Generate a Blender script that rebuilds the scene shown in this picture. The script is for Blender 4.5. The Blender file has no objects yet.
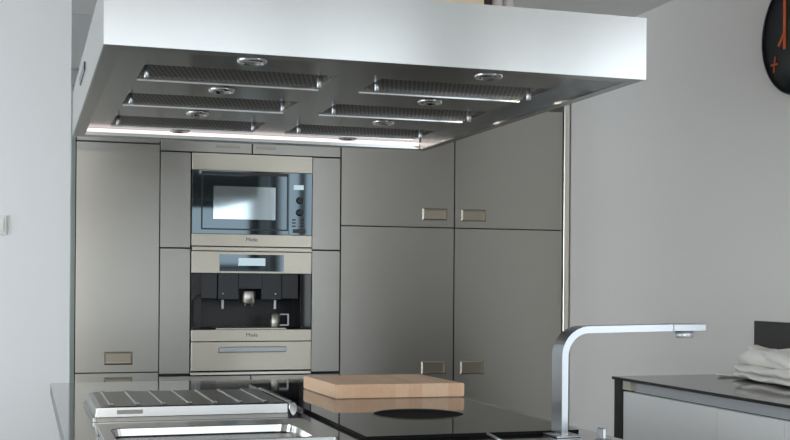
import bpy, bmesh, math, random
from mathutils import Vector, Matrix, noise
random.seed(7)
S = bpy.context.scene
COL = S.collection
ORG = {}          # world origin of every object built

# ------------------------------------------------------------------ materials
def _mat(name):
    m = bpy.data.materials.new(name); m.use_nodes = True
    nt = m.node_tree
    return m, nt, nt.nodes['Principled BSDF'], nt.nodes, nt.links

def plain(name, col, rough=.5, metal=0., spec=.5, coat=0., bump=0., bscale=200.):
    m, nt, b, N, L = _mat(name)
    b.inputs['Base Color'].default_value = (*col, 1)
    b.inputs['Roughness'].default_value = rough
    b.inputs['Metallic'].default_value = metal
    b.inputs['Specular IOR Level'].default_value = spec
    b.inputs['Coat Weight'].default_value = coat
    if bump:
        tc = N.new('ShaderNodeTexCoord'); n = N.new('ShaderNodeTexNoise'); bp = N.new('ShaderNodeBump')
        n.inputs['Scale'].default_value = bscale; n.inputs['Detail'].default_value = 3
        bp.inputs['Strength'].default_value = bump; bp.inputs['Distance'].default_value = .002
        L.new(tc.outputs['Object'], n.inputs['Vector']); L.new(n.outputs['Fac'], bp.inputs['Height'])
        L.new(bp.outputs['Normal'], b.inputs['Normal'])
    return m

def brushed(name, col, rough=.3, aniso=.6, scale=(3., 3., 260.), var=.014, cvar=.012, rot=.25):
    """brushed metal: fine streaks along X; roughness spread across the brushing"""
    m, nt, b, N, L = _mat(name)
    b.inputs['Metallic'].default_value = 1.
    b.inputs['Anisotropic'].default_value = aniso
    b.inputs['Anisotropic Rotation'].default_value = rot
    tg = N.new('ShaderNodeTangent'); tg.direction_type = 'UV_MAP'; tg.uv_map = 'UVMap'
    L.new(tg.outputs['Tangent'], b.inputs['Tangent'])
    tc = N.new('ShaderNodeTexCoord'); mp = N.new('ShaderNodeMapping'); n = N.new('ShaderNodeTexNoise')
    mp.inputs['Scale'].default_value = scale
    n.inputs['Scale'].default_value = 1.; n.inputs['Detail'].default_value = 4.
    L.new(tc.outputs['Object'], mp.inputs['Vector']); L.new(mp.outputs['Vector'], n.inputs['Vector'])
    r = N.new('ShaderNodeMapRange')
    r.inputs['To Min'].default_value = rough - var * .5; r.inputs['To Max'].default_value = rough + var * .5
    r.inputs['From Min'].default_value = .3; r.inputs['From Max'].default_value = .7
    L.new(n.outputs['Fac'], r.inputs['Value']); L.new(r.outputs['Result'], b.inputs['Roughness'])
    cr = N.new('ShaderNodeMapRange')
    cr.inputs['From Min'].default_value = .3; cr.inputs['From Max'].default_value = .7
    cr.inputs['To Min'].default_value = 1 - cvar; cr.inputs['To Max'].default_value = 1 + cvar
    L.new(n.outputs['Fac'], cr.inputs['Value'])
    mx = N.new('ShaderNodeVectorMath'); mx.operation = 'SCALE'
    mx.inputs[0].default_value = col
    L.new(cr.outputs['Result'], mx.inputs['Scale']); L.new(mx.outputs['Vector'], b.inputs['Base Color'])
    return m

def mesh_screen(name, col, scale):
    """perforated filter sheet: small dark holes in bright metal"""
    m, nt, b, N, L = _mat(name)
    tc = N.new('ShaderNodeTexCoord'); mp = N.new('ShaderNodeMapping')
    mp.inputs['Scale'].default_value = (scale, scale * .5, 1)
    mp.inputs['Rotation'].default_value = (0, 0, math.radians(32))
    ck = N.new('ShaderNodeTexVoronoi'); ck.inputs['Scale'].default_value = 1.
    ck.inputs['Randomness'].default_value = 0.
    L.new(tc.outputs['Object'], mp.inputs['Vector']); L.new(mp.outputs['Vector'], ck.inputs['Vector'])
    rp = N.new('ShaderNodeMapRange'); rp.inputs['From Min'].default_value = .33; rp.inputs['From Max'].default_value = .45
    L.new(ck.outputs['Distance'], rp.inputs['Value'])
    mx = N.new('ShaderNodeMix'); mx.data_type = 'RGBA'
    mx.inputs[6].default_value = (.012, .011, .010, 1); mx.inputs[7].default_value = (*col, 1)
    L.new(rp.outputs['Result'], mx.inputs[0]); L.new(mx.outputs[2], b.inputs['Base Color'])
    L.new(rp.outputs['Result'], b.inputs['Metallic'])
    b.inputs['Roughness'].default_value = .38
    return m

def wood(name):
    m, nt, b, N, L = _mat(name)
    tc = N.new('ShaderNodeTexCoord')
    # glued staves along Y, each a slightly different tone
    sp = N.new('ShaderNodeSeparateXYZ'); L.new(tc.outputs['Object'], sp.inputs[0])
    mu = N.new('ShaderNodeMath'); mu.operation = 'MULTIPLY'; mu.inputs[1].default_value = 24.
    L.new(sp.outputs['X'], mu.inputs[0])
    fl = N.new('ShaderNodeMath'); fl.operation = 'FLOOR'; L.new(mu.outputs[0], fl.inputs[0])
    wn = N.new('ShaderNodeTexWhiteNoise'); wn.noise_dimensions = '1D'; L.new(fl.outputs[0], wn.inputs['W'])
    mp = N.new('ShaderNodeMapping'); mp.inputs['Scale'].default_value = (90, 5, 60)
    L.new(tc.outputs['Object'], mp.inputs['Vector'])
    n = N.new('ShaderNodeTexNoise'); n.inputs['Scale'].default_value = 1.; n.inputs['Detail'].default_value = 5
    L.new(mp.outputs['Vector'], n.inputs['Vector'])
    ad = N.new('ShaderNodeMath'); ad.operation = 'MULTIPLY_ADD'; ad.inputs[1].default_value = .45
    L.new(wn.outputs['Value'], ad.inputs[0]); 
    hf = N.new('ShaderNodeMath'); hf.operation = 'MULTIPLY'; hf.inputs[1].default_value = .55
    L.new(n.outputs['Fac'], hf.inputs[0]); L.new(hf.outputs[0], ad.inputs[2])
    cr = N.new('ShaderNodeValToRGB')
    cr.color_ramp.elements[0].position = .15; cr.color_ramp.elements[0].color = (.80, .49, .30, 1)
    cr.color_ramp.elements[1].position = .85; cr.color_ramp.elements[1].color = (.95, .69, .48, 1)
    L.new(ad.outputs[0], cr.inputs[0]); L.new(cr.outputs[0], b.inputs['Base Color'])
    b.inputs['Roughness'].default_value = .38
    return m

def glass(name, col=(1, 1, 1), rough=0.):
    m, nt, b, N, L = _mat(name)
    b.inputs['Base Color'].default_value = (*col, 1); b.inputs['Transmission Weight'].default_value = 1.
    b.inputs['Roughness'].default_value = rough; b.inputs['IOR'].default_value = 1.45
    return m

def glow(name, col, s):
    m, nt, b, N, L = _mat(name)
    b.inputs['Base Color'].default_value = (.02, .03, .035, 1)
    b.inputs['Emission Color'].default_value = (*col, 1); b.inputs['Emission Strength'].default_value = s
    b.inputs['Roughness'].default_value = .15
    return m

M = dict(
    wall=plain('wall_paint', (.74, .74, .735), .55, spec=.3, bump=.05, bscale=90),
    wallR=plain('wall_paint_grey', (.72, .695, .67), .55, spec=.3, bump=.05, bscale=90),
    wallL=plain('wall_satin', (.84, .845, .85), .42, spec=.3, bump=.02, bscale=14),
    ceil=plain('ceiling_paint', (.82, .805, .79), .8, spec=.2),
    floor=plain('floor_stone', (.36, .35, .33), .35, bump=.05, bscale=30),
    cab=brushed('brushed_steel_front', (.46, .445, .41), .30, .8),
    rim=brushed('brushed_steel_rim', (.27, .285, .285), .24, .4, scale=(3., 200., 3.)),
    edge=plain('shaded_steel_edge', (.17, .175, .175), .35, 1.),  # worktop steel darkened for its sides; shade put into the colour
    app=brushed('brushed_steel_appliance', (.64, .595, .51), .30, .8),
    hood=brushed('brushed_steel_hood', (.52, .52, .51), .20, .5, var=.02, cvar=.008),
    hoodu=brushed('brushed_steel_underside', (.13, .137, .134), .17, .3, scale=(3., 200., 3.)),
    top=brushed('polished_steel_worktop', (.34, .34, .33), .07, .3, scale=(4., 260., 4.), var=.03, cvar=.02),
    pan=plain('pressed_steel', (.50, .495, .485), .16, 1.),
    pand=plain('dull_pressed_steel', (.30, .29, .275), .30, 1.),
    chrome=plain('satin_chrome', (.46, .48, .50), .28, 1.),
    chromed=plain('polished_chrome', (.62, .62, .62), .08, 1.),
    trimL=plain('pale_green_edge', (.42, .48, .46), .3),
    jar=plain('pale_jar', (.52, .48, .47), .15),
    spout=plain('spout_steel', (.72, .70, .64), .38, 1.),
    wok=plain('wok_black', (.006, .006, .006), .6, spec=.08),
    hand=plain('handle_steel', (.38, .34, .28), .30, 1.),
    dark=plain('dark_carcass', (.02, .02, .02), .6),
    black=plain('black_plastic', (.018, .019, .022), .35),
    niche=plain('niche_plastic', (.017, .020, .027), .35),
    bglass=plain('black_glass', (.008, .008, .009), .03, spec=.5),
    hobm=plain('hob_glass', (.012, .012, .012), .03, spec=.5),
    mirror=plain('mirrored_oven_glass', (.085, .108, .122), .04, 1.),
    screen=plain('oven_screen_reflection', (.50, .58, .61), .07, 1.),  # paler than the door glass; bright reflection put into its colour
    line=plain('black_print', (.006, .006, .007), .25),
    back_strip=glow('emissive_strip', (1., .88, .86), .95),  # emissive material of the strip on the hood's back lip
    lcd=glow('lit_display', (.62, .80, .88), .55),
    ink=plain('grey_lettering', (.05, .05, .05), .5),
    filt=mesh_screen('perforated_filter', (.26, .25, .235), 95.),
    wood=wood('beech_wood'),
    white=plain('white_lacquer', (.88, .885, .89), .3),
    rail=plain('aluminium_rail', (.66, .69, .73), .35, .6),
    beige=plain('beige_cap', (.55, .52, .44), .5),
    counter=plain('dark_glass_worktop', (.03, .03, .032), .06, spec=.5),
    gable=plain('dark_gable', (.018, .020, .020), .3),
    splash=plain('dark_grey_panel', (.040, .037, .038), .45),
    clock=plain('clock_face', (.010, .016, .020), .4),
    clockr=plain('clock_rim', (.03, .012, .03), .4),
    orange=plain('orange_paint', (.62, .13, .035), .45),
    cloth=plain('linen_cloth', (.90, .87, .82), .9, spec=.1, bump=.25, bscale=500),
    plastic=plain('white_plastic', (.78, .78, .77), .35),
    clear=glass('clear_glass'),
    bottle=plain('dark_bottle_glass', (.012, .010, .010), .08),
    box=plain('beige_card', (.62, .52, .38), .8),
    steelstrip=brushed('strip_steel', (.86, .83, .76), .28, .4),
    frame=plain('window_frame_paint', (.05, .045, .04), .5),
)

# ------------------------------------------------------------------ mesh helpers
class MB:
    def __init__(s): s.bm = bmesh.new(); s.mats = []; s.cur = 0; s.smooth = False
    def m(s, mat):
        mat = M[mat]
        if mat not in s.mats: s.mats.append(mat)
        s.cur = s.mats.index(mat); return s
    def _f(s, vs, smooth=False):
        f = s.bm.faces.new(vs); f.material_index = s.cur; f.smooth = smooth; return f
    def box(s, x0, x1, y0, y1, z0, z1, bev=0., seg=1):
        r = bmesh.ops.create_cube(s.bm, size=1.)
        vs = r['verts']
        for v in vs:
            v.co = Vector((x0 + (v.co.x + .5) * (x1 - x0), y0 + (v.co.y + .5) * (y1 - y0), z0 + (v.co.z + .5) * (z1 - z0)))
        fs = {f for v in vs for f in v.link_faces}
        for f in fs: f.material_index = s.cur
        if bev:
            es = list({e for v in vs for e in v.link_edges})
            g = bmesh.ops.bevel(s.bm, geom=es, offset=bev, segments=seg, profile=.5, affect='EDGES')
            for f in g['faces']: f.material_index = s.cur
        return s
    def quad(s, a, b, c, d): s._f([s.bm.verts.new(p) for p in (a, b, c, d)]); return s
    def loft(s, rings, closed=True, caps=True, smooth=True):
        R = [[s.bm.verts.new(p) for p in ring] for ring in rings]
        n = len(R[0])
        for a, b in zip(R, R[1:]):
            for i in range(n if closed else n - 1):
                j = (i + 1) % n
                s._f([a[i], a[j], b[j], b[i]], smooth)
        if caps and closed:
            s._f(list(reversed(R[0]))); s._f(R[-1])
        return s
    def lathe(s, c, prof, n=32, axis='z', caps=True, smooth=True):
        rings = []
        for r, h in prof:
            ring = []
            for i in range(n):
                a = 2 * math.pi * i / n
                if axis == 'z': p = (c[0] + r * math.cos(a), c[1] + r * math.sin(a), c[2] + h)
                elif axis == 'y': p = (c[0] + r * math.cos(a), c[1] + h, c[2] + r * math.sin(a))
                else: p = (c[0] + h, c[1] + r * math.cos(a), c[2] + r * math.sin(a))
                ring.append(p)
            rings.append(ring)
        return s.loft(rings, True, caps, smooth)
    def prism(s, poly, lo, hi, axis='y', smooth=False):
        """poly in the two other axes, extruded along axis"""
        def P(a, b, t): return {'y': (a, t, b), 'x': (t, a, b), 'z': (a, b, t)}[axis]
        return s.loft([[P(a, b, lo) for a, b in poly], [P(a, b, hi) for a, b in poly]], True, True, smooth)
    def plate_hole(s, x0, x1, z0, z1, y0, y1, hx0, hx1, hz0, hz1):
        """vertical plate (front at y0) with a rectangular hole right through"""
        for a, b, c, d in ((x0, hx0, z0, z1), (hx1, x1, z0, z1), (hx0, hx1, z0, hz0), (hx0, hx1, hz1, z1)):
            if b - a > 1e-5 and d - c > 1e-5: s.box(a, b, y0, y1, c, d)
        return s
    def build(s, name, parent=None, origin=None, smooth_angle=None):
        o_w = Vector(origin) if origin is not None else (Vector(ORG[parent.name]) if parent else Vector((0, 0, 0)))
        bm = s.bm
        bmesh.ops.recalc_face_normals(bm, faces=bm.faces)
        uv = bm.loops.layers.uv.new('UVMap')
        for f in bm.faces:
            n = f.normal; ax = max(range(3), key=lambda i: abs(n[i]))
            for l in f.loops:
                c = l.vert.co
                l[uv].uv = (c.y, c.z) if ax == 0 else (c.x, c.z) if ax == 1 else (c.x, c.y)
        for v in bm.verts: v.co -= o_w
        me = bpy.data.meshes.new(name); bm.to_mesh(me); bm.free()
        for mt in s.mats: me.materials.append(mt)
        o = bpy.data.objects.new(name, me); COL.objects.link(o)
        ORG[o.name] = tuple(o_w)
        if parent is not None:
            o.parent = parent; o.location = o_w - Vector(ORG[parent.name])
        else: o.location = o_w
        return o

def mb(mat):
    return MB().m(mat)

def thing(name, label, cat, loc, group=None):
    o = bpy.data.objects.new(name, None); COL.objects.link(o)
    o.location = loc; o.empty_display_size = .05
    o['label'] = label; o['category'] = cat
    if group: o['group'] = group
    ORG[o.name] = tuple(loc)
    return o

def tag(o, label, cat, group=None):
    o['label'] = label; o['category'] = cat
    if group: o['group'] = group
    return o

def struct(o, label=None, cat=None):
    o['kind'] = 'structure'
    if label: o['label'] = label
    if cat: o['category'] = cat
    return o

def copy_tree(o, parent=None, delta=(0, 0, 0)):
    c = o.copy(); COL.objects.link(c)
    if parent is not None: c.parent = parent
    c.location = Vector(o.location) + Vector(delta)
    for ch in [k for k in COL.objects if k.parent == o]:
        copy_tree(ch, c)
    return c

def lettering(txt, size, x, y, z, parent, mat='ink', name='lettering'):
    cu = bpy.data.curves.new('txt', 'FONT'); cu.body = txt; cu.size = size; cu.align_x = 'CENTER'; cu.align_y = 'CENTER'
    cu.extrude = .0004
    t = bpy.data.objects.new('txt', cu); COL.objects.link(t)
    bpy.context.view_layer.update()
    me = bpy.data.meshes.new_from_object(t.evaluated_get(bpy.context.evaluated_depsgraph_get()))
    bpy.data.objects.remove(t); bpy.data.curves.remove(cu)
    me.transform(Matrix.Rotation(math.radians(90), 4, 'X'))
    o_w = Vector((x, y, z))
    me.materials.clear(); me.materials.append(M[mat])
    o = bpy.data.objects.new(name, me); COL.objects.link(o)
    o.parent = parent; o.location = o_w - Vector(ORG[parent.name]); ORG[o.name] = tuple(o_w)
    return o

# ------------------------------------------------------------------ key planes (metres, camera stands over the origin)
FY = 5.725          # cabinet fronts
WX = 2.775          # right wall
CZ = 2.535          # ceiling
LX, RY = -3.2, -2.6 # far left wall, rear window wall
LWY = 5.25          # white partition on the left

# ------------------------------------------------------------------ setting
struct(mb('floor').box(LX, WX + .2, RY, 6.6, -.1, 0).build('floor'))
CE_Y = .75          # low ceiling ends here; unseen taller rear room added for the hood's reflection
HZC = 3.7
struct(mb('ceil').box(LX, WX + .2, CE_Y, 6.6, CZ, CZ + .1).box(LX - .15, WX + .15, RY - .15, CE_Y, HZC, HZC + .1).box(LX, WX, CE_Y, CE_Y + .1, CZ + .1, HZC).build('ceiling'))
W3 = (-2.45, .55, .30, 2.55)    # unseen right window added for light: y from, y to, z from, z to
struct(mb('wallR').box(WX, WX + .15, W3[1], 6.6, 0, CZ).box(WX, WX + .15, W3[1], CE_Y + .1, CZ, HZC).box(WX, WX + .15, RY, W3[0], 0, HZC)
       .box(WX, WX + .15, W3[0], W3[1], 0, W3[2]).box(WX, WX + .15, W3[0], W3[1], W3[3], HZC).build('wall_right'))
f = mb('frame')
for y0, y1 in ((W3[0], W3[0] + .06), (-1.0, -.94), (W3[1] - .06, W3[1])): f.box(WX + .04, WX + .10, y0, y1, W3[2], W3[3])
f.box(WX + .04, WX + .10, W3[0], W3[1], W3[2], W3[2] + .06).box(WX + .04, WX + .10, W3[0], W3[1], W3[3] - .06, W3[3])
struct(f.build('added_window_3'))
struct(mb('wall').box(LX, WX, 6.4, 6.6, 0, CZ).build('wall_back'))
struct(mb('wallL').box(LX, .187, LWY, LWY + .12, 0, CZ).build('wall_left'))
struct(mb('wall').box(.206, WX, FY + .13, FY + .2, 2.275, CZ).build('trim_1'), 'painted bulkhead between the tall cabinets and the ceiling', 'bulkhead')
W2 = (1.3, 4.6, .25, 2.40)      # unseen side window added for light: y from, y to, z from, z to
w = mb('wall').box(LX - .15, LX, RY, LWY + .12, 0, W2[2]).box(LX - .15, LX, RY, LWY + .12, W2[3], CZ).box(LX - .15, LX, RY, CE_Y + .1, CZ, HZC)
w.box(LX - .15, LX, RY, W2[0], W2[2], W2[3]).box(LX - .15, LX, W2[1], LWY + .12, W2[2], W2[3])
struct(w.build('wall_side'))
W1 = (-2.2, 2.70, 1.40, 2.95)   # unseen rear window added for reflections: x from, x to, z from, z to
w = mb('wall').box(LX, W1[0], RY - .15, RY, 0, HZC).box(W1[1], WX, RY - .15, RY, 0, HZC).box(W1[0], W1[1], RY - .15, RY, 0, W1[2]).box(W1[0], W1[1], RY - .15, RY, W1[3], HZC)
struct(w.build('wall_rear'))
f = mb('frame')
for x0, x1 in ((W1[0], W1[0] + .06), (-.72, -.66), (1.62, 1.70), (W1[1] - .12, W1[1])): f.box(x0, x1, RY - .1, RY - .03, W1[2], W1[3])
f.box(W1[0], W1[1], RY - .1, RY - .03, W1[2], W1[2] + .06).box(W1[0], W1[1], RY - .1, RY - .03, W1[3] - .06, W1[3])
struct(f.build('added_window_1'))
f = mb('frame')
for y0, y1 in ((W2[0], W2[0] + .06), (2.92, 2.98), (W2[1] - .06, W2[1])): f.box(LX - .1, LX - .04, y0, y1, W2[2], W2[3])
f.box(LX - .1, LX - .04, W2[0], W2[1], W2[2], W2[2] + .06).box(LX - .1, LX - .04, W2[0], W2[1], W2[3] - .06, W2[3])
struct(f.build('added_window_2'))

# ------------------------------------------------------------------ tall steel cabinets
G = .003            # half a joint
def handle(parent, x0, x1, z0, z1):
    """recessed grip with a raised bevelled frame"""
    h = mb('hand')
    def rect(x0, x1, z0, z1, y): return [(x0, y, z0), (x1, y, z0), (x1, y, z1), (x0, y, z1)]
    b = .010
    h.loft([rect(x0, x1, z0, z1, FY - .0005), rect(x0 + .008, x1 - .008, z0 + .008, z1 - .008, FY - .006),
            rect(x0 + b, x1 - b, z0 + b, z1 - b, FY - .006), rect(x0 + b, x1 - b, z0 + b, z1 - b, FY + .012)], True, False, False)
    h.quad((x0 + b, FY + .012, z0 + b), (x1 - b, FY + .012, z0 + b), (x1 - b, FY + .012, z1 - b), (x0 + b, FY + .012, z1 - b))
    return h.build('handle', parent)

def front(parent, x0, x1, z0, z1, name='door', hd=None, mat='cab'):
    x0 += G; x1 -= G; z0 += G; z1 -= G
    p = mb(mat)
    if hd:
        b = .0095
        p.plate_hole(x0, x1, z0, z1, FY, FY + .02, hd[0] + b, hd[1] - b, hd[2] + b, hd[3] - b)
    else: p.box(x0, x1, FY, FY + .02, z0, z1, .0012)
    o = p.build(name, parent)
    if hd: handle(o, *hd)
    return o

TOPZ = 2.172
def carcass(parent, x0, x1, z0=.08, z1=TOPZ):
    c = mb('dark').box(x0 + .001, x1 - .001, FY + .021, FY + .6, z0, z1).build('carcass', parent)
    mb('dark').box(x0 + .001, x1 - .001, FY + .06, FY + .08, 0, z0).build('plinth', parent)
    return c

xs = (.228, .618, .767, 1.363, 1.512, 2.119, 2.732)
t = thing('tall_cabinet', 'narrow tall steel cabinet at the far left beside the white wall', 'cabinet', (.42, FY, 0), 'brushed steel tall cabinets')
carcass(t, xs[0], xs[1])
front(t, xs[0], xs[1], 1.911, TOPZ)
front(t, xs[0], xs[1], .82, 1.911, hd=(.363, .495, .857, .920))
front(t, xs[0], xs[1], .10, .82, hd=(.363, .495, .736, .799))
mb('trimL').box(xs[0] - .022, xs[0] - .002, FY - .02, FY + .6, 0, TOPZ, .001).build('end_panel', t)

for a, b, lab, hu, hl in ((xs[4], xs[5], 'wide two-door tall steel cabinet directly right of the coffee machine column', (1.943, 2.081, 1.578, 1.641), (1.943, 2.081, .788, .856)),
                          (xs[5], xs[6], 'wide two-door tall steel cabinet at the far right against the grey wall', (2.156, 2.294, 1.577, 1.641), (2.156, 2.291, .784, .855))):
    t = thing('tall_cabinet', lab, 'cabinet', ((a + b) / 2, FY, 0), 'brushed steel tall cabinets')
    carcass(t, a, b)
    front(t, a, b, 1.541, TOPZ, hd=hu)
    front(t, a, b, .10, 1.541, hd=hl)
    if b > 2.5:
        mb('steelstrip').box(xs[6] + .002, xs[6] + .034, FY - .012, FY + .6, 0, TOPZ + .09, .002).build('end_panel', t)

t = thing('appliance_housing', 'steel cabinet column that frames the microwave and the coffee machine', 'cabinet', (1.065, FY, 0))
for a, b in ((xs[1], xs[2]), (xs[3], xs[4])):
    front(t, a, b, 1.4155, 1.879, 'filler_panel'); front(t, a, b, .808, 1.4155, 'filler_panel')
mid = 1.063
for a, b, gx in ((xs[1], mid, (.885, 1.002)), (mid, xs[4], (1.080, 1.180))):
    d = front(t, a, b, 1.879, TOPZ, 'flap_door')
    mb('hand').box(gx[0], gx[1], FY - .004, FY - .0002, 1.907, 1.919, .001).build('grip', d)
front(t, xs[1], mid, .10, .80, 'door'); front(t, mid, xs[4], .10, .80, 'door')
c = mb('dark')
for a, b in ((xs[1], xs[2]), (xs[3], xs[4])): c.box(a + .001, b - .004 if b < 1 else b - .001, FY + .021, FY + .6, .08, TOPZ) if b < 1 else c.box(a + .004, b - .001, FY + .021, FY + .6, .08, TOPZ)
c.box(xs[2] - .004, xs[3] + .004, FY + .021, FY + .6, 1.882, TOPZ).box(xs[2] - .004, xs[3] + .004, FY + .021, FY + .6, .08, .790)
c.build('carcass', t)
mb('dark').box(xs[1] + .001, xs[4] - .001, FY + .06, FY + .08, 0, .08).build('plinth', t)
mb('steelstrip').box(xs[2] + .001, xs[3] - .001, FY - .012, FY + .018, .803, .816, .001).build('trim_strip', t)

# ------------------------------------------------------------------ microwave
ax0, ax1 = .769, 1.361
t = thing('microwave_oven', 'built-in microwave with mirrored black glass door above the coffee machine', 'microwave', (1.065, FY, 1.425))
mb('dark').box(ax0 + .002, ax1 - .002, FY + .012, FY + .45, 1.428, 1.876).build('body', t)
mb('app').box(ax0, ax1, FY - .014, FY + .011, 1.795, 1.8765, .0012).build('top_fascia', t)
bf = mb('app').box(ax0, ax1, FY - .014, FY + .011, 1.428, 1.4865, .0012).build('bottom_fascia', t)
lettering('Miele', .027, 1.060, FY - .0145, 1.461, bf)
gy = FY - .012
d = mb('mirror').box(ax0, 1.2435, gy, FY + .010, 1.4875, 1.7935, .0008).build('door', t)
fr = mb('line')
for bx in ((.813, .820, 1.507, 1.790), (1.234, 1.241, 1.507, 1.790), (.820, 1.234, 1.507, 1.514), (.820, 1.234, 1.775, 1.790)):
    fr.box(bx[0], bx[1], gy - .0012, gy - .0001, bx[2], bx[3])
fr.build('door_frame', d)
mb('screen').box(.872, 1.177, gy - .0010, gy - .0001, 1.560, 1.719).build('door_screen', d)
cp = mb('mirror').box(1.2445, ax1, gy, FY + .010, 1.4875, 1.7935, .0008).build('control_panel', t)
mb('lcd').box(1.268, 1.318, gy - .001, gy - .0001, 1.712, 1.735).build('display', cp)
for z in (1.659, 1.599):
    mb('black').lathe((1.297, gy, z), [(.017, -.0002), (.017, -.004), (.014, -.014), (.012, -.016)], 24, 'y').build('knob', cp)
for z in (1.563, 1.548, 1.532):
    for x in (1.270, 1.312): mb('black').box(x - .009, x + .009, gy - .003, gy - .0001, z - .003, z + .003, .0008).build('button', cp)
mb('line').box(1.266, 1.330, gy - .004, gy - .0001, 1.499, 1.517, .001).build('door_button', cp)

def tilt(o):        # the door glass leans forward by a fraction of a degree
    for v in o.data.vertices: v.co.y -= (v.co.z + ORG[o.name][2] - 1.64) * .0113
    for ch in [k for k in COL.objects if k.parent == o]: tilt(ch)
tilt(d); tilt(cp)
# ------------------------------------------------------------------ coffee machine
t = thing('coffee_machine', 'built-in coffee machine with open black niche below the microwave', 'coffee machine', (1.065, FY, .965))
mb('app').box(ax0, ax1, FY - .020, FY + .01, 1.4035, 1.4245, .003, 2).build('top_rail', t)
p = mb('app').box(ax0, ax1, FY - .014, FY + .011, 1.297, 1.402, .0012).build('control_fascia', t)
dg = mb('mirror').box(.903, 1.2195, FY - .0165, FY - .0142, 1.306, 1.388).build('control_glass', p)
mb('lcd').box(.996, 1.128, FY - .0175, FY - .0166, 1.334, 1.371).build('display', dg)
n = mb('niche')
n.box(ax0 + .002, ax1 - .002, FY + .30, FY + .32, 1.02, 1.40)             # back
n.box(ax0 + .002, ax0 + .012, FY + .012, FY + .30, 1.02, 1.40).box(ax1 - .012, ax1 - .002, FY + .012, FY + .30, 1.02, 1.40)
n.box(ax0 + .012, ax1 - .012, FY + .012, FY + .30, 1.385, 1.40)
n.box(ax0 + .012, ax1 - .012, FY + .012, FY + .30, 1.012, 1.022)
n.build('niche', t)
for a, b in ((ax0, .816), (1.306, ax1)): mb('bglass').box(a, b, FY - .006, FY + .010, 1.0225, 1.296, .001).build('glass_pillar', t)
for a, b in ((.817, .899), (1.217, 1.303)): mb('niche').box(a, b, FY + .02, FY + .28, 1.171, 1.384, .003).build('side_cover', t)
cb = MB().m('niche')
cb.box(.900, 1.002, FY + .008, FY + .28, 1.167, 1.384, .003).box(1.116, 1.216, FY + .008, FY + .28, 1.167, 1.384, .003).box(1.002, 1.116, FY + .008, FY + .28, 1.222, 1.384)
cbo = cb.build('brew_unit', t)
for x in (.924, 1.184): mb('chromed').lathe((x, FY + .007, 1.197), [(.003, -.002), (.003, .0008)], 12, 'y').build('screw', cbo)
ic = mb('black').box(1.050, 1.056, FY + .006, FY + .0079, 1.238, 1.262).box(1.062, 1.068, FY + .006, FY + .0079, 1.238, 1.262); ic.build('marking', cbo)
sp = mb('spout').lathe((1.057, FY + .055, 1.148), [(.036, 0), (.0395, .003), (.0395, .060), (.036, .063)], 36).build('spout', t)
for x in (1.043, 1.075): mb('chrome').lathe((x, FY + .05, 1.132), [(.004, 0), (.005, .017)], 12).build('nozzle', sp)
for x in (.924, 1.1835): mb('plastic').lathe((x, FY + .012, 1.122), [(.0055, 0), (.006, .002), (.006, .0445)], 16).build('milk_tube', t)
mb('app').box(.891, 1.237, FY - .004, FY + .25, 1.0225, 1.0295, .001).build('drip_tray', t)
bp = mb('app').box(ax0, ax1, FY - .014, FY + .011, .966, 1.0215, .0012).build('bottom_fascia', t)
lettering('Miele', .027, 1.064, FY - .0145, .995, bp)

c = thing('espresso_cup', 'small shiny espresso cup with squared white handle inside the coffee machine', 'cup', (1.192, FY + .06, 1.030))
mb('spout').lathe((1.192, FY + .06, 1.030), [(.0225, .0005), (.0245, .003), (.0255, .072), (.0235, .072), (.0225, .006), (.001, .005)], 28).build('bowl', c)
hm = mb('plastic')
pth = [(1.2165, 1.0975), (1.2600, 1.0975), (1.2635, 1.094), (1.2635, 1.0425), (1.2600, 1.038), (1.2165, 1.038)]
inn = [(1.2165, 1.0915), (1.2555, 1.0915), (1.2565, 1.0905), (1.2565, 1.045), (1.2555, 1.044), (1.2165, 1.044)]
rings = []
for (a, b), (d_, e) in zip(pth, inn): rings.append([(a, FY + .055, b), (a, FY + .065, b), (d_, FY + .065, e), (d_, FY + .055, e)])
hm.loft(rings, True, True, False).build('handle', c)

# warming drawer
t = thing('warming_drawer', 'steel warming drawer with bar handle under the coffee machine', 'drawer', (1.065, FY, .82))
dw = mb('app').box(ax0, ax1, FY - .014, FY + .011, .8235, .9625, .0012).build('drawer_front', t)
mb('dark').box(ax0 + .01, ax1 - .01, FY + .012, FY + .4, .826, .958).build('body', t)
h = mb('chrome').box(.902, 1.230, FY - .050, FY - .034, .914, .940, .003, 2)
for x in (.915, 1.217): h.box(x - .008, x + .008, FY - .035, FY - .0141, .920, .934)
h.build('handle', dw)

# ------------------------------------------------------------------ cooker hood
HX0, HX1, HY0, HY1, HB, HT = .152, 1.400, 2.485, 4.110, 1.740, 1.886
IX0, IX1, IY0, IY1, PZ = .190, 1.371, 2.535, 4.070, 1.767
t = thing('cooker_hood', 'large brushed steel cooker hood hanging from the ceiling over the island', 'cooker hood', (.776, 3.3, HB))
s = mb('hood')
s.box(HX0, HX1, HY0, HY0 + .004, HB, HT).box(HX0, HX1, HY1 - .004, HY1, HB, HT)
s.box(HX0, HX0 + .004, HY0 + .004, HY1 - .004, HB, HT).box(HX1 - .004, HX1, HY0 + .004, HY1 - .004, HB, HT)
s.box(HX0 + .004, HX1 - .004, HY0 + .004, HY1 - .004, HT - .004, HT)
s.build('shell', t)
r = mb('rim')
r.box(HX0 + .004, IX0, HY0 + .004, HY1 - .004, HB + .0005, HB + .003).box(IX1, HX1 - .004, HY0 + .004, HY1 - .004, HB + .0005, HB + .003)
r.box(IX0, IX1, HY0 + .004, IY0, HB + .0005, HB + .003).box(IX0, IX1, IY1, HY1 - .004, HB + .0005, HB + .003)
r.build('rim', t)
l = mb('pan')
l.box(IX0 - .003, IX0, IY0, IY1, HB + .0031, PZ + .004).box(IX1, IX1 + .003, IY0, IY1, HB + .0031, PZ + .004)
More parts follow.
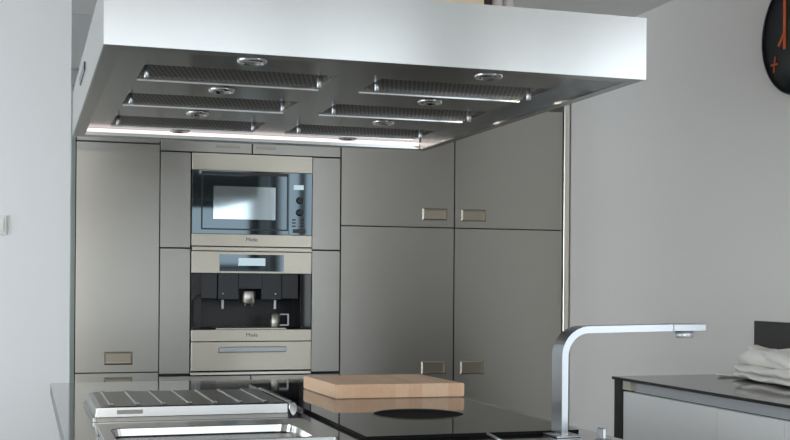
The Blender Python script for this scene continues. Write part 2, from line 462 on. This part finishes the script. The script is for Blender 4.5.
l.box(IX0, IX1, IY0 - .003, IY0, HB + .0031, PZ + .004)
l.prism([(IY1 + .003, HB + .0031), (IY1 + .0060, HB + .0031), (IY1 + .0035, PZ + .004), (IY1 - .001, PZ + .004)], IX0, IX1, 'x')
l.build('inner_lip', t)
mb('back_strip').box(IX0 + .004, IX1 - .004, IY1 - .0015, IY1 + .0005, HB + .014, PZ - .001).build('bright_strip', t)  # emissive upper half of the bright back lip
# recessed panel with six filter openings
fx = ((.268, .740), (.850, 1.316)); fy = ((2.835, 3.040), (3.278, 3.490), (3.740, 3.978))
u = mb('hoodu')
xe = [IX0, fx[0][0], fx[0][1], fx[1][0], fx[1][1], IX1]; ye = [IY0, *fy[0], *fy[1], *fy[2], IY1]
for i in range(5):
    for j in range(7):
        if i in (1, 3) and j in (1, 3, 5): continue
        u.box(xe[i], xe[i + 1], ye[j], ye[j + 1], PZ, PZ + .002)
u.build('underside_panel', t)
for a, b in fx:
    for c0, c1 in fy:
        g = mb('filt')
        g.quad((a + .001, c0 + .001, PZ + .018), (b - .001, c0 + .001, PZ + .018), (b - .001, c1 - .002, PZ + .004), (a + .001, c1 - .002, PZ + .004))
        fo = g.build('grease_filter', t)
        e = mb('pan')
        e.box(a, b, c1 - .0015, c1, PZ - .001, PZ + .028).box(a, a + .0012, c0, c1 - .0015, PZ + .0021, PZ + .028).box(b - .0012, b, c0, c1 - .0015, PZ + .0021, PZ + .028)
        e.prism([(c1, PZ - .0002), (c1 + .0006, PZ - .0050), (c1 + .004, PZ - .0050), (c1 + .004, PZ - .0002)], a, b, 'x')
        e.build('filter_frame', fo)
        for x in (a + .012, b - .030):
            yy = c0 + .075
            mb('chrome').lathe((x, yy, PZ - .020), [(.0055, 0), (.0065, .001), (.0065, .026), (.003, .032)], 16).build('knob', fo)
first = None
for x in (.500, 1.088):
    for y in (2.705, 3.145, 3.600, 4.030):
        if first is None:
            first = mb('chromed').lathe((x, y, PZ), [(.024, -.002), (.026, -.007), (.032, -.007), (.0355, -.003), (.036, -.0003)], 32, caps=False).build('spotlight', t)
            mb('clear').lathe((x, y, PZ), [(.0005, -.0035), (.0255, -.0035), (.0255, -.0015), (.0005, -.0012)], 28).build('lens', first)
            mb('pan').lathe((x, y, PZ), [(.0245, -.0010), (.010, -.0004), (.0005, -.0003)], 28, caps=False).build('reflector', first)
            bx, by = x, y
        else: copy_tree(first, t, (x - bx, y - by, 0))
mb('line').box(HX0 - .003, HX0 - .0002, 3.270, 3.540, 1.820, 1.844, .001).build('control_slot', t)
du = mb('wall').box(.45, 1.10, 3.05, 3.60, HT, CZ - .002).build('duct_cover', t)

# things standing on the hood
ty = 2.74
b = mb('box').box(.78, 1.070, ty - .05, ty + .12, HT + .001, HT + .15, .003).build('storage_box', origin=(.92, ty, HT))
tag(b, 'beige box standing on top of the cooker hood', 'box')
b = thing('bottle', 'small dark bottle on top of the hood beside the beige box', 'bottle', (1.094, ty, HT))
mb('bottle').lathe((1.094, ty, HT + .001), [(.014, 0), (.0155, .003), (.0155, .085), (.008, .102), (.007, .12)], 24).build('glass_body', b)
mb('black').lathe((1.094, ty, HT + .1215), [(.0085, 0), (.0085, .018)], 20).build('cap', b)
for i, (x, lab) in enumerate(((1.1235, 'pale little jar on the hood, next to the dark bottle'), (1.1555, 'pale little jar on the hood, farthest right of the things up there'))):
    j = thing('storage_jar', lab, 'jar', (x, ty, HT), 'small jars on the hood')
    mb('jar').lathe((x, ty, HT + .001), [(.0125, 0), (.0145, .003), (.0145, .085), (.0125, .085), (.0125, .005), (.0005, .004)], 24).build('jar_body', j)
    mb('chromed').lathe((x, ty, HT + .0865), [(.015, 0), (.015, .014)], 24).build('lid', j)

# ------------------------------------------------------------------ kitchen island
t = thing('kitchen_island', 'long island with polished steel worktop in the foreground', 'kitchen island', (.7, 3.0, 0))
IT = .900
r = .03
poly = [(.089, 1.5), (1.314, 1.5), (1.314, 4.253 - r)]
for k in range(1, 6):
    a = math.pi / 2 * k / 5; poly.append((1.314 - r + r * math.cos(a), 4.253 - r + r * math.sin(a)))
for k in range(0, 6):
    a = math.pi / 2 + math.pi / 2 * k / 5; poly.append((.089 + .012 + .012 * math.cos(a), 4.253 - .012 + .012 * math.sin(a)))
wt = mb('top').prism(poly, IT - .037, IT, 'z')
wt.m('edge')  # sides take the steel copy with shade in its colour
for f_ in wt.bm.faces:
    f_.normal_update()
    if abs(f_.normal.z) < .5: f_.material_index = wt.cur
wt.build('worktop', t)
mb('cab').box(.20, 1.26, 1.6, 4.13, .1, IT - .038).build('body', t)
mb('dark').box(.25, 1.2, 1.65, 4.08, 0, .1).build('plinth', t)

# hob
HZ = IT + .0006; HG = .008
t = thing('hob', 'flat black glass hob with round sunken wok ring, on the island', 'hob', (1.02, 3.2, IT))
cx_, cy_, rr = 1.0, 2.966, .122
g = mb('hobm')
x0, x1, y0, y1 = .738, 1.266, 2.555, 3.98
N_ = 48
def outer(i):
    a = 2 * math.pi * i / N_; c, s_ = math.cos(a), math.sin(a)
    k = min((((x1 if c > 0 else x0) - cx_) / c) if abs(c) > 1e-6 else 9e9, (((y1 if s_ > 0 else y0) - cy_) / s_) if abs(s_) > 1e-6 else 9e9)
    return cx_ + k * c, cy_ + k * s_
pts = [outer(i) for i in range(N_)]
for cxn, cyn in ((x0, y0), (x1, y0), (x1, y1), (x0, y1)):   # snap the nearest to each corner
    i = min(range(N_), key=lambda q: (pts[q][0] - cxn) ** 2 + (pts[q][1] - cyn) ** 2); pts[i] = (cxn, cyn)
circ = [(cx_ + rr * math.cos(2 * math.pi * i / N_), cy_ + rr * math.sin(2 * math.pi * i / N_)) for i in range(N_)]
g.loft([[(*p, HZ + HG) for p in pts], [(*p, HZ + HG) for p in circ]], True, False, False)
g.m('wok').loft([[(*p, HZ + HG) for p in circ], [(*p, HZ) for p in circ], [(*p, HZ) for p in pts], [(*p, HZ + HG) for p in pts]], True, False, False)
bmesh.ops.remove_doubles(g.bm, verts=g.bm.verts, dist=1e-6)
g.build('glass_plate', t)
mb('wok').lathe((cx_, cy_, HZ), [(rr - .0005, .0075), (rr - .004, .0070), (rr - .020, .0035), (rr - .06, .0015), (.001, .001)], 48, caps=False).build('wok_ring', t)
mb('pand').lathe((cx_, cy_, HZ + HG), [(rr - .002, -.0004), (rr - .0015, .0012), (rr + .001, .0012), (rr + .002, .0001)], 48, caps=False).build('ring_trim', t)
mb('pand').box(x0 - .006, x0 - .0005, 3.18, y1, IT + .0004, IT + .007).build('lit_edge_trim', t)  # trim shortened to where it catches light; glint put into its length

# chopping board
bz = HZ + HG + .0008
def board_poly():
    return [(.8855, 3.398), (1.2885, 3.380), (1.268, 3.750), (.871, 3.758)]
m_ = mb('wood').prism(board_poly(), bz, bz + .041, 'z')
bmesh.ops.bevel(m_.bm, geom=list(m_.bm.edges), offset=.0025, segments=2, affect='EDGES')
o = m_.build('chopping_board', origin=(1.07, 3.55, bz))
tag(o, 'thick pale wooden chopping board lying on the black glass hob', 'chopping board')

# ------------------------------------------------------------------ drainer and sink tray
t = thing('drainer_tray', 'ribbed steel drainer with slotted front edge, behind the sink tray', 'drainer', (.42, 3.27, IT))
d = MB().m('pand')
X0, X1, Y0, Y1 = .166, .672, 3.052, 3.492
def rc(x0, x1, y0, y1, z, r=.012, n=4):
    P = []
    for (cx, cy, a0) in ((x1 - r, y1 - r, 0), (x0 + r, y1 - r, 90), (x0 + r, y0 + r, 180), (x1 - r, y0 + r, 270)):
        for k in range(n + 1):
            a = math.radians(a0 + 90 * k / n); P.append((cx + r * math.cos(a), cy + r * math.sin(a), z))
    return P
zb = IT + .0006
d.loft([rc(X0, X1, Y0 - .010, Y1, zb), rc(X0, X1, Y0 - .010, Y1, zb + .010), rc(X0 + .006, X1 - .004, Y0 - .004, Y1 - .006, zb + .011)], True, True, False)
d.loft([rc(X0 + .006, X1 - .004, Y0 - .001, Y1 - .006, zb + .0111), rc(X0 + .009, X1 - .006, Y0, Y1 - .012, zb + .0335), rc(X0 + .022, X1 - .012, Y0 + .008, Y1 - .022, zb + .0370)], True, True, False)
# ridges
zr = zb + .0371
for k in range(7):
    x = .2155 + k * .0665
    d.loft([[(x + sx * w_, y, zr + hz) for sx, w_, hz in ((-1, .007, -.001), (-1, .004, .0035), (1, .004, .0035), (1, .007, -.001))] for y in (Y0 + .05, Y1 - .035)], True, True, False)
body = d.build('ribbed_top', t)
for k in range(7):
    mb('wok').lathe((.2155 + k * .0665, Y0 + .032, zr), [(.0055, -.0008), (.0055, .0008)], 14).build('drain_hole', body)
fp = mb('pan')
zq = (zb + .0115, zb + .0180, zb + .0285, zb + .0345); xq = (X0 + .011, .226, .290, X1 - .008)
yq = lambda z: Y0 - .0030 - .0022 * (zb + .0345 - z) / .023      # leans back slightly
for i in range(3):
    for j in range(3):
        if i == 1 and j == 1: continue
        a_, b_, c_, d_ = xq[i], xq[i + 1], zq[j], zq[j + 1]
        fp.loft([[(a_, yq(c_), c_), (b_, yq(c_), c_), (b_, yq(d_), d_), (a_, yq(d_), d_)], [(a_, Y0 - .0012, c_), (b_, Y0 - .0012, c_), (b_, Y0 - .0012, d_), (a_, Y0 - .0012, d_)]], True, True, False)
fp = fp.build('front_edge', t)
mb('pand').box(.2262, .2898, Y0 - .0020, Y0 - .0013, zb + .0182, zb + .0283).build('grip_slot', fp)
rl = mb('pan')
ring = [(math.cos(2 * math.pi * k / 16), math.sin(2 * math.pi * k / 16)) for k in range(16)]
def tear(c, s): 
    return (.0105 * c * (1.0 if s > -.2 else 1 + .45 * s), .017 * s)
rl.loft([[(X1 + .006 + tear(c, s)[0], y, zb + .0215 + tear(c, s)[1] * (1. if y < 3.1 else 1.)) for c, s in ring] for y in (Y0 - .012, Y0 + .030)], True, True, True)
rl.box(X1 - .003, X1 + .010, Y0 + .030, Y1 - .01, zb + .030, zb + .040, .003, 2)
rl.build('side_rail', t)

t = thing('sink_tray', 'shallow steel sink tray at the front left of the island', 'sink tray', (.43, 2.8, IT))
k = MB().m('pan')
A0, A1, B0, B1 = .162, .654, 2.472, 2.828
Z1 = IT + .0220
k.loft([rc(A0, A1, B0, B1, IT + .0006, .012, 6), rc(A0, A1, B0, B1, Z1 - .001, .012, 6), rc(A0 + .001, A1 - .001, B0 + .001, B1 - .001, Z1, .012, 6),
        rc(A0 + .024, A1 - .050, B0 + .014, B1 - .100, Z1, .03, 6), rc(A0 + .0255, A1 - .0515, B0 + .0155, B1 - .1012, Z1 - .0012, .03, 6),
        rc(A0 + .029, A1 - .055, B0 + .019, B1 - .1035, IT + .005, .03, 6), rc(A0 + .034, A1 - .060, B0 + .024, B1 - .107, IT + .0025, .026, 6)], True, True, False)
bd = k.build('basin', t)
for yy in (2.56, 2.72): mb('line').box(A0 - .0012, A0 - .0001, yy - .006, yy + .006, IT + .006, IT + .014).build('side_hole', bd)

# ------------------------------------------------------------------ faucet
t = thing('faucet', 'tall angular chrome faucet with flat bent spout on the island', 'faucet', (1.203, 2.52, IT))
mb('chrome').box(1.172, 1.236, 2.478, 2.557, IT + .0005, IT + .005, .001).build('base', t)
f = mb('chrome')
th_ = .0158; fw = .056; cxv = 1.203; za = 1.1490; R = .062
path = [(cxv, IT + .005, 0.), (cxv, za - R, 0.)]
for q in range(1, 13):
    a = math.pi / 2 * q / 12; path.append((cxv + R - R * math.cos(a), za - R + R * math.sin(a), a))
path.append((1.487, za + .0035, math.pi / 2))
rings = []
for x, z, a in path:
    n = Vector((-math.cos(a), 0, math.sin(a)))     # outward in the bend plane
    o_ = Vector((x, 0, z)) + n * th_ / 2; i_ = Vector((x, 0, z)) - n * th_ / 2
    rings.append([(o_.x, 2.50, o_.z), (o_.x, 2.50 + fw, o_.z), (i_.x, 2.50 + fw, i_.z), (i_.x, 2.50, i_.z)])
f.loft(rings, True, True, False)
f.build('spout', t)
hd = mb('chrome').box(1.4880, 1.5765, 2.499, 2.557, za - .0050, za + .0122, .001).build('spout_end', t)
mb('rail').lathe((1.534, 2.528, za - .0220), [(.0195, 0), (.0215, .002), (.0215, .0169)], 28).build('aerator', hd)

t = thing('mixer_lever', 'slim upright chrome mixer lever right of the faucet', 'mixer', (1.253, 2.41, IT))
mb('chrome').lathe((1.253, 2.405, IT + .0005), [(.02, 0), (.02, .004), (.017, .006)], 28).build('base', t)
mb('chrome').box(1.249, 1.257, 2.40, 2.428, IT + .0065, IT + .029, .001).build('lever', t)

t = thing('waste_lever', 'thin chrome rod handle on the worktop left of the faucet', 'waste control', (1.01, 2.43, IT))
mb('chrome').lathe((1.003, 2.392, IT + .0005), [(.013, 0), (.013, .006), (.010, .008)], 24).build('base', t)
a0, a1 = Vector((1.003, 2.392, IT + .010)), Vector((1.0095, 2.50, IT + .0135)); dd = (a1 - a0).normalized(); s1 = dd.cross(Vector((0, 0, 1))).normalized(); s2 = s1.cross(dd)
mb('chrome').loft([[tuple(p + (s1 * c + s2 * s_) * .0032) for c, s_ in ring] for p in (a0, a1)]).build('rod', t)

# ------------------------------------------------------------------ counter on the right wall
t = thing('side_counter', 'white drawer counter with dark glass top along the right wall', 'counter', (2.47, 3.2, 0))
CT = .900; CX = 2.178; CF = 2.200; CE = 4.115
mb('counter').box(CX, WX - .002, 1.3, CE, CT - .011, CT, .0012).build('worktop', t)
mb('gable').box(CF - .012, WX - .004, CE - .052, CE - .004, 0, CT - .0115).build('end_panel', t)
mb('rail').box(CF + .020, CF + .030, 1.34, CE - .10, .848, CT - .0115).build('grip_rail', t)
mb('beige').box(CF - .002, CF + .032, CE - .115, CE - .0525, .853, CT - .0115).build('rail_cap', t)
mb('dark').box(CF + .031, WX - .004, 1.32, CE - .0525, .1, CT - .0115).build('carcass', t)
yb = (CE - .0525, 3.419, 3.054, 2.45, 1.85, 1.33)
for p, q in zip(yb, yb[1:]):
    mb('white').box(CF, CF + .019, q + .0015, p - .0015, .50, .846, .001).build('drawer', t)
    mb('white').box(CF, CF + .019, q + .0015, p - .0015, .12, .495, .001).build('drawer', t)
mb('dark').box(CF + .06, CF + .07, 1.32, CE - .053, 0, .1).build('plinth', t)

o = mb('splash').box(WX - .010, WX - .0008, 1.3, 4.040, CT + .001, 1.116, .001).build('splashback', origin=(WX, 3.0, CT))
tag(o, 'dark grey splashback panel on the right wall above the counter', 'splashback')

# folded towel
def layer(mbd, c, lx, ly, h, rot, z0, seed, droop=0., rough=.010):
    """one soft folded layer: rounded slab with wrinkles"""
    nu, nv = 30, 18
    ca, sa = math.cos(rot), math.sin(rot)
    rings = []
    for i in range(nu + 1):
        u = -1 + 2 * i / nu
        e = max(.02, (1 - abs(u) ** 6)) ** .35
        prof = []
        for j in range(nv):
            a = 2 * math.pi * j / nv
            cv = math.copysign(abs(math.cos(a)) ** .55, math.cos(a)); sv = math.copysign(abs(math.sin(a)) ** .8, math.sin(a))
            x = u * lx / 2; y = cv * ly / 2 * (.55 + .45 * e); z = sv * h / 2 * e
            nz = noise.noise(Vector((x * 9 + seed, y * 9, seed * 1.7))); n2 = noise.noise(Vector((x * 22 + seed, y * 22, z * 30 + seed)))
            y += noise.noise(Vector((x * 12, seed, sv))) * .014
            x += noise.noise(Vector((y * 14, seed * 2, sv))) * .014
            z += (nz * rough + n2 * rough * .5) * (1 if sv > -.3 else .35) + droop * (u * .5 + .5) * (sv > -.9)
            X = c[0] + x * ca - y * sa; Y = c[1] + x * sa + y * ca; Zz = max(z0 + h / 2 + z, CT + .0012); X = min(X, WX - .014)
            prof.append((X, Y, Zz))
        rings.append(prof)
    mbd.loft(rings, True, True, True)
tw = mb('cloth')
R_ = math.radians(-97)
layer(tw, (2.645, 3.64, 0), .60, .20, .030, R_, CT + .001, 1.3, 0, .006)
layer(tw, (2.635, 3.61, 0), .60, .21, .036, R_, CT + .024, 4.1, 0, .008)
layer(tw, (2.648, 3.62, 0), .54, .19, .056, R_ + .05, CT + .050, 7.7, -.004, .022)
layer(tw, (2.640, 3.66, 0), .40, .16, .050, R_ - .1, CT + .076, 9.2, -.026, .026)
layer(tw, (2.640, 3.96, 0), .15, .04, .012, math.radians(-25), CT + .001, 2.2, 0, .006)
o = tw.build('folded_towel', origin=(2.57, 3.6, CT))
tag(o, 'crumpled off-white towel folded in a pile on the dark counter', 'towel')

# ------------------------------------------------------------------ wall clock
ccy, ccz, cr_ = 3.752, 2.205, .231
t = thing('wall_clock', 'large round black wall clock with orange marks on the right wall', 'clock', (WX, ccy, ccz))
mb('clockr').lathe((WX, ccy, ccz), [(cr_ + .003, -.001), (cr_ + .004, -.020), (cr_, -.024), (cr_ - .003, -.0205)], 64, 'x', caps=False).build('rim', t)
mb('clock').lathe((WX, ccy, ccz), [(cr_ - .001, -.002), (cr_ - .001, -.018), (.0005, -.018)], 64, 'x').build('dial', t)
def bar(y0, z0, y1, z1, w, xo, mat='orange'):
    a = Vector((0, y0, z0)); b_ = Vector((0, y1, z1)); d_ = (b_ - a).normalized(); n_ = Vector((0, -d_.z, d_.y)) * w / 2
    q = MB().m(mat)
    P = [a + n_, a - n_, b_ - n_, b_ + n_]
    q.loft([[(WX - xo, p.y, p.z) for p in P], [(WX - xo - .002, p.y, p.z) for p in P]], True, True, False)
    return q
bar(3.843, 2.157, 3.844, 2.345, .016, .0185).build('dial_mark', t)
bar(3.838, 2.224, 3.877, 2.173, .012, .0210).build('dial_mark', t)
bar(ccy, ccz - .03, ccy - .06, ccz + .15, .012, .022).build('minute_hand', t)
bar(ccy + .02, ccz + .01, ccy - .10, ccz - .05, .014, .0195).build('hour_hand', t)
for hh in (1, 2, 4, 5, 8):
    a = math.radians(90 - 30 * hh); ry, rz = ccy - .170 * math.cos(a), ccz + .170 * math.sin(a)
    if hh == 8: ry, rz = 3.907, 2.108
    q = bar(ry + .003, rz - .030, ry - .006, rz + .030, .006, .0185)
    P = [(ry - .020, rz - .004), (ry + .020, rz - .004), (ry + .020, rz + .004), (ry - .020, rz + .004)]
    q.loft([[(WX - .0185, a_, b_) for a_, b_ in P], [(WX - .0205, a_, b_) for a_, b_ in P]], True, True, False)
    q.build('hour_mark', t)

# light switch on the left wall
t = thing('light_switch', 'white light switch on the white wall at the left edge', 'light switch', (-.10, LWY, 1.49))
mb('plastic').box(-.151, -.071, LWY - .010, LWY - .0005, 1.445, 1.527, .003, 2).build('plate', t)
mb('plastic').box(-.139, -.083, LWY - .015, LWY - .0101, 1.457, 1.515, .002, 2).build('rocker', t)

# ------------------------------------------------------------------ light
wd = bpy.data.worlds.new('World'); S.world = wd; wd.use_nodes = True
bg = wd.node_tree.nodes['Background']; bg.inputs[0].default_value = (.86, .94, 1.0, 1)
_n, _l = wd.node_tree.nodes, wd.node_tree.links          # uneven sky made up to balance the wall light, brightest towards the left
_tc = _n.new('ShaderNodeTexCoord'); _sx = _n.new('ShaderNodeSeparateXYZ'); _mr = _n.new('ShaderNodeMapRange'); _cr = _n.new('ShaderNodeValToRGB'); _mu = _n.new('ShaderNodeMath')
_mr.inputs['From Min'].default_value = -1; _mr.inputs['From Max'].default_value = 1
_cr.color_ramp.elements[0].position = 0; _cr.color_ramp.elements[0].color = (.90, .90, .90, 1)
_cr.color_ramp.elements[1].position = 1; _cr.color_ramp.elements[1].color = (.50, .50, .50, 1)
_e = _cr.color_ramp.elements.new(.5); _e.color = (.40, .40, .40, 1)
_mu.operation = 'MULTIPLY'; _mu.inputs[1].default_value = 5.0
_l.new(_tc.outputs['Generated'], _sx.inputs[0]); _l.new(_sx.outputs['X'], _mr.inputs['Value']); _l.new(_mr.outputs['Result'], _cr.inputs[0])
_l.new(_cr.outputs[0], _mu.inputs[0]); _l.new(_mu.outputs[0], bg.inputs[1])
def portal(loc, rot, sx, sy):
    l = bpy.data.lights.new('window_portal', 'AREA'); l.shape = 'RECTANGLE'; l.size = sx; l.size_y = sy
    l.cycles.is_portal = True
    o = bpy.data.objects.new('window_portal', l); COL.objects.link(o); o.location = loc; o.rotation_euler = rot
portal(((W1[0] + W1[1]) / 2, RY - .16, (W1[2] + W1[3]) / 2), (math.radians(90), 0, 0), W1[1] - W1[0], W1[3] - W1[2])
portal((LX - .16, (W2[0] + W2[1]) / 2, (W2[2] + W2[3]) / 2), (math.radians(90), 0, math.radians(-90)), W2[1] - W2[0], W2[3] - W2[2])
portal((WX + .16, (W3[0] + W3[1]) / 2, (W3[2] + W3[3]) / 2), (math.radians(90), 0, math.radians(90)), W3[1] - W3[0], W3[3] - W3[2])
fl = bpy.data.lights.new('camera_flash', 'AREA'); fl.shape = 'RECTANGLE'; fl.size = .05; fl.size_y = .03; fl.energy = 9; fl.color = (1, .93, .82)
fo = bpy.data.objects.new('camera_flash', fl); COL.objects.link(fo); fo.location = (-.03, .03, 1.255 + .17)
fo.rotation_euler = (math.radians(90), 0, -math.atan(371 / 1180))

# ------------------------------------------------------------------ camera
FPX = 1180.; th = math.atan(371 / FPX); ro = .0075
cam = bpy.data.cameras.new('camera'); cam.sensor_width = 36; cam.lens = FPX * 36 / 790; cam.shift_y = 63 / 790
cam.clip_start = .05
co = bpy.data.objects.new('camera', cam); COL.objects.link(co); S.camera = co
rt = Vector((math.cos(th), -math.sin(th), 0)); fw_ = Vector((math.sin(th), math.cos(th), 0)); up = Vector((0, 0, 1))
r2 = rt * math.cos(ro) + up * math.sin(ro); u2 = up * math.cos(ro) - rt * math.sin(ro)
mt = Matrix((r2, u2, -fw_)).transposed().to_4x4(); mt.translation = (0, 0, 1.255)
co.matrix_world = mt
S.view_settings.view_transform = 'Standard'; S.view_settings.look = 'None'; S.view_settings.gamma = 1.; S.view_settings.use_curve_mapping = False
S.view_settings.exposure = .47
